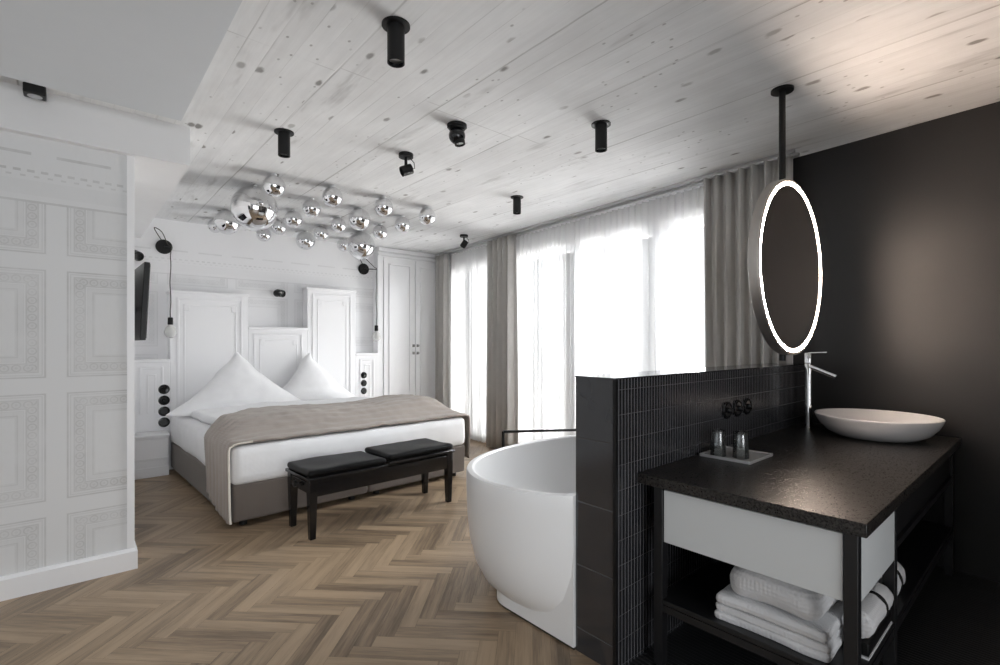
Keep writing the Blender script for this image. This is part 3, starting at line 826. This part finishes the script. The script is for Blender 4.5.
# black rail standing behind the tub, towel over its foot bar
rl = thing('towel_rail', 'thin black metal rail standing behind the bathtub', 'towel rail', (3.1, 3.1, 0))
p0, p1 = Vector((2.755, 3.105, 0)), Vector((3.37, 2.70, 0))
for p in (p0, p1): MB().box(p.x - .008, p.x + .008, p.y - .008, p.y + .008, 0, .615).build('post', 'black_metal', rl)
for zz, nm in ((.615, 'top_bar'), (.02, 'foot_bar')):
    d = (p1 - p0).normalized(); n = Vector((-d.y, d.x, 0)) * .008
    MB().hexa([p0 + n + Vector((0, 0, zz - .012)), p0 - n + Vector((0, 0, zz - .012)), p1 - n + Vector((0, 0, zz - .012)), p1 + n + Vector((0, 0, zz - .012))], [p0 + n + Vector((0, 0, zz + .008)), p0 - n + Vector((0, 0, zz + .008)), p1 - n + Vector((0, 0, zz + .008)), p1 + n + Vector((0, 0, zz + .008))]).build(nm, 'black_metal', rl)

# ------------------------------------------------------------------ vanity
vn = thing('vanity', 'black steel vanity stand with white drawer box and open lower shelf', 'vanity', (2.9, .8, 0))
VX0, VX1, VY0, VY1 = 1.862, 3.90, .425, 1.142
def leg(x, y, w=.04): MB().box(x, x + w, y, y + w, .004, .752).build('leg', 'steel_black', vn, bevel=.002)
for x in (VX0, 2.375, 3.86):
    leg(x, VY0); leg(x, VY1 - .04)
DX0, DX1 = VX0 + .008, 2.375
MB().box(DX0 + .012, DX1 - .002, VY0 + .012, VY1 - .014, .53, .748).build('drawer_carcass', 'steel_black', vn)
MB().box(DX0, DX0 + .012, VY0 + .043, VY1 - .043, .525, .742).build('drawer_front', 'drawer_white', vn, bevel=.001)
MB().box(DX0 + .036, DX1 - .001, VY0 + .002, VY0 + .012, .525, .742).build('side_panel', 'drawer_white', vn, bevel=.001)
MB().box(2.416, 3.858, VY0 + .014, VY1 - .01, .56, .75).build('open_box', 'steel_black', vn)
MB().box(2.415, 3.86, VY0, VY0 + .014, .56, .585).build('rail', 'steel_black', vn)
sh = MB(); sh.box(VX0 + .004, 3.895, VY0 + .004, VY1 - .004, .265, .285); sh.build('shelf', 'steel_black', vn, bevel=.002)
mb = MB(); mb.box(VX0 + .002, VX0 + .02, VY0 + .04, VY1 - .04, .235, .264); mb.box(VX0 + .04, 3.86, VY0 + .002, VY0 + .02, .235, .264); mb.build('shelf_rail', 'steel_black', vn)
ct = MB().box(1.842, 3.955, .398, 1.208, .753, .797).build('worktop', 'granite', None, bevel=.003); tag(ct, 'dark speckled granite worktop on the vanity against the partition', 'worktop')

# basin
ba = thing('washbasin', 'round white vessel washbasin on the granite worktop', 'washbasin', (3.61, .737, .797))
bp = [(.0001, 0), (.17, 0), (.20, .006), (.250, .034), (.285, .075), (.302, .108), (.308, .124), (.309, .129), (.306, .132), (.301, .131), (.296, .124), (.280, .092), (.24, .052), (.17, .030), (.06, .022), (.0001, .021)]
MB().lathe(bp, (3.61, .737, .7972), 72, sx=.98).build('bowl', 'ceramic', ba, angle=60)
MB().lathe([(.022, 0), (.022, .004), (.016, .006), (.0001, .006)], (3.61, .737, .8195), 24).build('drain', 'chrome', ba)
# faucet
fa = thing('faucet', 'tall chrome single lever faucet behind the washbasin', 'faucet', (3.67, 1.10, .797))
fx, fy = 3.69, 1.115
MB().lathe([(.028, 0), (.028, .006), (.0225, .008), (.0225, .42), (.021, .425)], (fx, fy, .7972), 32).build('column', 'chrome', fa)
MB().lathe([(.0235, 0), (.0235, .062), (.021, .066), (.0001, .066)], (fx, fy, 1.226), 32).build('lever_body', 'chrome', fa)
MB().tube([(fx, fy, 1.290), (fx - .01, fy - .02, 1.292), (fx - .045, fy - .12, 1.296)], .0055, 12).build('lever', 'chrome', fa)
MB().tube([(fx, fy, 1.205), (fx - .02, fy - .06, 1.185), (fx - .055, fy - .175, 1.142)], .016, 16).build('spout', 'chrome', fa)

# tray + glasses
tx0, tx1, ty0, ty1 = 2.345, 2.615, .945, 1.185
ty = thing('tray', 'flat steel tray under the two glasses on the worktop', 'tray', (2.48, 1.06, .797))
MB().box(tx0, tx1, ty0, ty1, .7975, .806).build('plate', 'tray_grey', ty, bevel=.002)
mb = MB(); frame = .006
mb.box(tx0, tx1, ty0, ty0 + frame, .806, .812); mb.box(tx0, tx1, ty1 - frame, ty1, .806, .812); mb.box(tx0, tx0 + frame, ty0 + frame, ty1 - frame, .806, .812); mb.box(tx1 - frame, tx1, ty0 + frame, ty1 - frame, .806, .812)
mb.build('rim', 'tray_grey', ty)
gp = [(.0001, .124), (.029, .124), (.0315, .120), (.037, .001), (.036, 0), (.0348, .001), (.030, .112), (.0001, .114)]
g0 = thing('drinking_glass', 'clear drinking glass at the back of the tray', 'glass', (2.395, 1.115, .8065), 'glasses on the tray')
MB().lathe(gp, (2.395, 1.115, .8065), 40).build('bowl', 'glass', g0, angle=50)
copy_thing(g0, (2.425, 1.02, .8065), 'clear drinking glass nearest the front of the tray')

# towels on the lower shelf
def towel_folded(label, x0, x1, y0, y1, z0, z1, seed, layers=2, sag=0):
    mb = MB(); n = layers; hgt = (z1 - z0) / n
    for k in range(n):
        a = z0 + k * hgt
        def fn(p, k=k):
            q = p.copy(); q.x += .008 * fbm(p.y * 6, seed + k, p.z * 8); q.y += .010 * fbm(p.x * 6, seed + 3 + k, p.z * 8)
            q.z += .006 * fbm(p.x * 5, p.y * 5, seed) - sag * ((p.y - (y0 + y1) / 2) / (y1 - y0)) ** 2
            return q
        m_ = rbox(x0 + .006 * k, x1, y0, y1, a - .001, a + hgt + .003, hgt * .48, 24, 24, fn); mb.add(m_.v, m_.f, True)
    o = mb.build('folded_towel', 'towel', None, angle=80); return tag(o, label, 'towel', 'white towels on the vanity shelf')
towel_folded('white towel folded flat at the bottom of the stack under the drawer', 1.90, 2.33, .515, .905, .2855, .338, 1.0, 2)
towel_folded('white folded towel, second from the bottom of the stack under the drawer', 1.905, 2.33, .52, .90, .3415, .378, 5.0, 1)
towel_folded('plump white folded towel on top of the stack under the drawer', 1.915, 2.33, .545, .87, .384, .512, 9.0, 1, .07)
lb = thing('storage_box', 'low black box with a white base strip under a rolled towel on the vanity shelf', 'box', (2.2, .465, .285))
MB().box(2.03, 2.36, .434, .493, .2925, .336).build('body', 'black_plastic', lb, bevel=.004)
MB().box(2.025, 2.365, .432, .495, .2852, .2925).build('base_strip', 'white_lacquer', lb)
def towel_roll(label, a, b, r, seed):
    a, b = Vector(a), Vector(b); d = (b - a); L = d.length; d.normalize(); q = Vector((1, 0, 0)).rotation_difference(d)
    prof = [(0, .25), (.0, .8), (.02, .96), (.1, 1), (.3, .97), (.5, 1.0), (.7, .98), (.9, 1), (.98, .96), (1, .8), (1, .25)]
    V, F = [], []; n = 36
    for s, k in prof:
        for i in range(n):
            an = 2 * PI * i / n; rr = r * k * (1 + .06 * math.exp(-((an - 1.2) / .25) ** 2)) + .003 * fbm(s * 4, an * 2, seed)
            V.append(a + q @ Vector((s * L, rr * math.cos(an), rr * math.sin(an))))
    for j in range(len(prof) - 1):
        for i in range(n): F.append((j * n + i, j * n + (i + 1) % n, (j + 1) * n + (i + 1) % n, (j + 1) * n + i))
    F.append(tuple(reversed(range(n)))); F.append(tuple((len(prof) - 1) * n + i for i in range(n)))
    t = tag(MB().add(V, F, True).build('rolled_towel', 'towel', None, angle=80), label, 'towel', 'white towels on the vanity shelf')
    m_ = a.lerp(b, .62)
    MB().lathe([(r * 1.0, -.012), (r * 1.035, -.012), (r * 1.035, .012), (r * 1.0, .012)], m_, 36, d).build('ribbon', 'outlet_dark', t)
    return t
towel_roll('white rolled towel with a dark ribbon lying on the low black box', (2.04, .470, .3855), (2.355, .470, .3855), .048, 2)
towel_roll('white rolled towel with a dark ribbon, farther back on the vanity shelf', (2.42, .505, .358), (2.70, .515, .358), .070, 6)

# ------------------------------------------------------------------ round mirror on ceiling pole
mr = thing('mirror', 'round illuminated mirror hanging on a black ceiling pole over the vanity', 'mirror', (2.91, .96, CZ))
mc = (2.905, .955, 1.755); ax = (0, -1, 0)
MB().lathe([(.055, -.012), (.055, 0), (.018, 0)], (2.895, 1.0, CZ), 32).build('ceiling_plate', 'black_metal', mr)
MB().cyl((2.895, 1.0, 1.20 + .06), (2.895, 1.0, CZ - .006), .0165, 20).build('pole', 'black_metal', mr)
MB().lathe([(.0001, -.062), (.38, -.062), (.38, -.045), (.0001, -.045)], mc, 64, ax).build('back_box', 'black_metal', mr)
MB().lathe([(.0001, -.045), (.452, -.045), (.462, -.040), (.464, -.03), (.464, .006), (.458, .010), (.452, .010), (.452, .002), (.0001, .002)], mc, 96, ax).build('rim', 'satin', mr, angle=30)
MB().lathe([(.0001, .0025), (.428, .0025), (.428, .006), (.0001, .006)], mc, 96, ax).build('mirror_glass', 'mirror_glass', mr, angle=30)
MB().lathe([(.428, .0025), (.428, .0062), (.4515, .0062), (.4515, .0025)], mc, 96, ax, ring=True).build('glow_band', 'led_soft', mr, angle=30)
MB().lathe([(.433, .0063), (.433, .008), (.446, .008), (.446, .0063)], mc, 96, ax, ring=True).build('light_ring', 'led', mr, angle=30)

# ------------------------------------------------------------------ ceiling lamps
def downlight(label, x, y, h=.165):
    t = thing('ceiling_downlight', label, 'ceiling light', (x, y, CZ), 'black cylinder downlights')
    MB().lathe([(.060, 0), (.060, -.008), (.037, -.009)], (x, y, CZ), 32).build('ceiling_plate', 'black_metal', t)
    MB().lathe([(.037, -.005), (.037, -h), (.033, -h), (.031, -h + .03)], (x, y, CZ), 32).build('body', 'black_metal', t)
    MB().lathe([(.0315, -h + .016), (.0315, -h + .02), (.0001, -h + .02)], (x, y, CZ), 24).build('lens', 'steel', t)
    return t
downlight('black cylinder downlight on the ceiling, nearest the camera', 1.061, 1.89)
downlight('black cylinder downlight beside the white bulkhead, before the mirrored globes', 1.053, 3.321, .155)
downlight('black cylinder downlight in the middle of the ceiling opposite the wide sheer', 2.50, 1.90)
downlight('black cylinder downlight near the grey curtain between the sheers', 3.152, 3.36, .155)
def spot(label, x, y, aim):
    t = thing('ceiling_spotlight', label, 'spotlight', (x, y, CZ), 'adjustable black ceiling spotlights')
    MB().lathe([(.052, 0), (.052, -.026), (.0001, -.026)], (x, y, CZ), 32).build('ceiling_plate', 'black_metal', t)
    MB().cyl((x, y, CZ - .02), (x, y, CZ - .10), .011, 14).build('stem', 'black_metal', t)
    a = Vector(aim).normalized(); c = Vector((x, y, CZ - .118))
    MB().lathe([(.022, -.05), (.036, -.044), (.036, .035), (.031, .035), (.029, .02), (.0001, .018)], c, 28, a).build('head', 'black_metal', t)
    MB().tube([(x + .02, y - .01, CZ - .02), (x + .05, y - .03, CZ - .06), (x + .055, y - .03, CZ - .10), c - a * .045], .003, 8).build('cable', 'cord_black', t)
spot('adjustable black ceiling spotlight beside the ball shaped spotlight', 1.836, 3.127, (-.75, .2, -.35))
spot('adjustable black ceiling spotlight near the far window corner', 3.749, 4.97, (-.5, .1, -.75))
t = thing('ball_spotlight', 'black ball shaped spotlight on the ceiling before the mirrored globes', 'spotlight', (1.833, 2.502, CZ))
MB().lathe([(.062, 0), (.062, -.016), (.050, -.018), (.050, -.03)], (1.833, 2.502, CZ), 32).build('ceiling_plate', 'black_metal', t)
MB().ball((1.833, 2.502, CZ - .068), .052, 32, 20).build('ball', 'black_lacquer', t)
MB().lathe([(.034, 0), (.034, .03), (.026, .03), (.024, .015)], (1.842, 2.49, CZ - .095), 28, (.1, -.15, -1)).build('lamp_ring', 'black_plastic', t)
MB().lathe([(.022, 0), (.022, .002), (.0001, .002)], (1.845, 2.487, CZ - .115), 20, (.1, -.15, -1)).build('lens', 'steel', t)
# box spot in the ceiling recess by the bulkhead
t = thing('recess_spotlight', 'black box spotlight in the ceiling recess above the papered wall', 'spotlight', (-.12, 3.58, CZ))
MB().box(-.175, -.085, 3.545, 3.63, 2.66, 2.71).build('housing', 'black_metal', t, bevel=.006)
MB().cyl((-.13, 3.585, 2.705), (-.13, 3.585, CZ), .012, 12).build('stem', 'black_metal', t)
MB().lathe([(.03, 0), (.03, .003), (.0001, .003)], (-.13, 3.5865, 2.66), 20, (0, 0, -1)).build('lens', 'steel', t)

# mirrored globes in a grid over the bed
GLOBES = {(0, 0): (1.257, 4.205, 0.085),
          (0, 1): (1.22, 4.617, 0.187),
          (0, 3): (1.228, 5.632, 0.121),
          (0, 4): (1.213, 6.106, 0.074),
          (1, 0): (1.729, 4.181, 0.085),
          (1, 1): (1.732, 4.675, 0.083),
          (1, 2): (1.735, 5.184, 0.087),
          (1, 3): (1.742, 5.68, 0.08),
          (1, 4): (1.729, 6.179, 0.081),
          (2, 0): (2.216, 4.175, 0.085),
          (2, 1): (2.209, 4.667, 0.109),
          (2, 2): (2.196, 5.149, 0.08),
          (2, 3): (2.203, 5.653, 0.084),
          (2, 4): (2.169, 6.056, 0.111),
          (3, 0): (2.707, 4.2, 0.085),
          (3, 1): (2.701, 4.671, 0.083),
          (3, 2): (2.688, 5.154, 0.083),
          (3, 3): (2.684, 5.63, 0.167),
          (3, 4): (2.683, 6.135, 0.083)}     # (column, row): x, y, radius
ROWN = ['front row', 'second row from the front', 'middle row', 'fourth row from the front', 'rearmost row']
ORD = {4: ['leftmost', 'second from the left', 'second from the right', 'rightmost'], 3: ['leftmost', 'middle one', 'rightmost']}
protos = {}
for j in range(5):
    cols = [i for i in range(4) if (i, j) in GLOBES]
    for n_, i in enumerate(cols):
        gx, gy, r = GLOBES[(i, j)]; zc = CZ - .008 - r
        size = 'large' if r > .15 else 'medium' if r > .105 else 'small'
        lab = '%s mirrored ceiling globe, %s of the %s' % (size, ORD[len(cols)][n_], ROWN[j])
        if r in protos:
            copy_thing(protos[r], (gx, gy, CZ), lab); continue
        t = thing('mirror_globe_lamp', lab, 'ceiling light', (gx, gy, CZ), 'mirrored globes over the bed')
        MB().ball((gx, gy, zc), r, 48, 32).build('globe', 'mirror', t)
        MB().lathe([(.022, 0), (.022, -.014)], (gx, gy, CZ), 20).build('fitting', 'white_lacquer', t)
        protos[r] = t

# ------------------------------------------------------------------ light
wo = bpy.data.worlds.new('World'); sc.world = wo; wo.use_nodes = True
bg = wo.node_tree.nodes['Background']; bg.inputs[0].default_value = (.90, .95, 1.0, 1); bg.inputs[1].default_value = .30
def area(name, loc, rot, sx, sy, power, color):
    l = bpy.data.lights.new(name, 'AREA'); l.shape = 'RECTANGLE'; l.size = sx; l.size_y = sy; l.energy = power; l.color = color
    o = bpy.data.objects.new(name, l); COL.objects.link(o); o.location = loc; o.rotation_euler = rot; return o
def aim(name, loc, target, sx, sy, power, color):
    d = Vector(target) - Vector(loc)
    return area(name, loc, d.to_track_quat('-Z', 'Z').to_euler(), sx, sy, power, color)
aim('sky_daylight', (7.0, 2.4, 4.4), (3.4, 2.6, 1.0), 5.0, 3.2, 2000, (.93, .965, 1.0))
aim('ceiling_fill', (6.3, 3.2, -1.5), (3.0, 3.2, 2.3), 10.0, 4.2, 2500, (1.0, .985, .96))  # low lamp added outside the windows to throw fill up at the ceiling
area('added_fill', (-3.0, (EY0 + EY1) / 2, (EZ0 + EZ1) / 2), (PI / 2, 0, -PI / 2), EY1 - EY0 + .3, EZ1 - EZ0 + .3, 12, (.93, .965, 1.0))  # fill lamp outside the added entrance window

area('added_fill', ((FX0 + FX1) / 2, -2.95, (FZ0 + FZ1) / 2), (PI / 2, 0, 0), FX1 - FX0 + .3, FZ1 - FZ0 + .3, 104, (.94, .97, 1.0))  # fill lamp outside the added window behind the camera

# ------------------------------------------------------------------ camera
cam = bpy.data.cameras.new('camera'); co = bpy.data.objects.new('camera', cam); COL.objects.link(co)
co.location = (0, 0, 1.35); co.rotation_euler = (PI / 2, 0, math.radians(-41.2))
cam.sensor_width = 36; cam.lens = 36 * .494; cam.shift_y = .0115; cam.clip_start = .02
sc.camera = co
sc.view_settings.view_transform = 'Standard'; sc.view_settings.look = 'None'; sc.view_settings.exposure = 0.72; sc.view_settings.gamma = 1
sc.view_settings.use_curve_mapping = False
try:
    sc.cycles.use_denoising = True; sc.cycles.max_bounces = 12; sc.cycles.diffuse_bounces = 6; sc.cycles.transparent_max_bounces = 16
    sc.cycles.sample_clamp_indirect = 6.0; sc.cycles.caustics_reflective = False
except Exception: pass
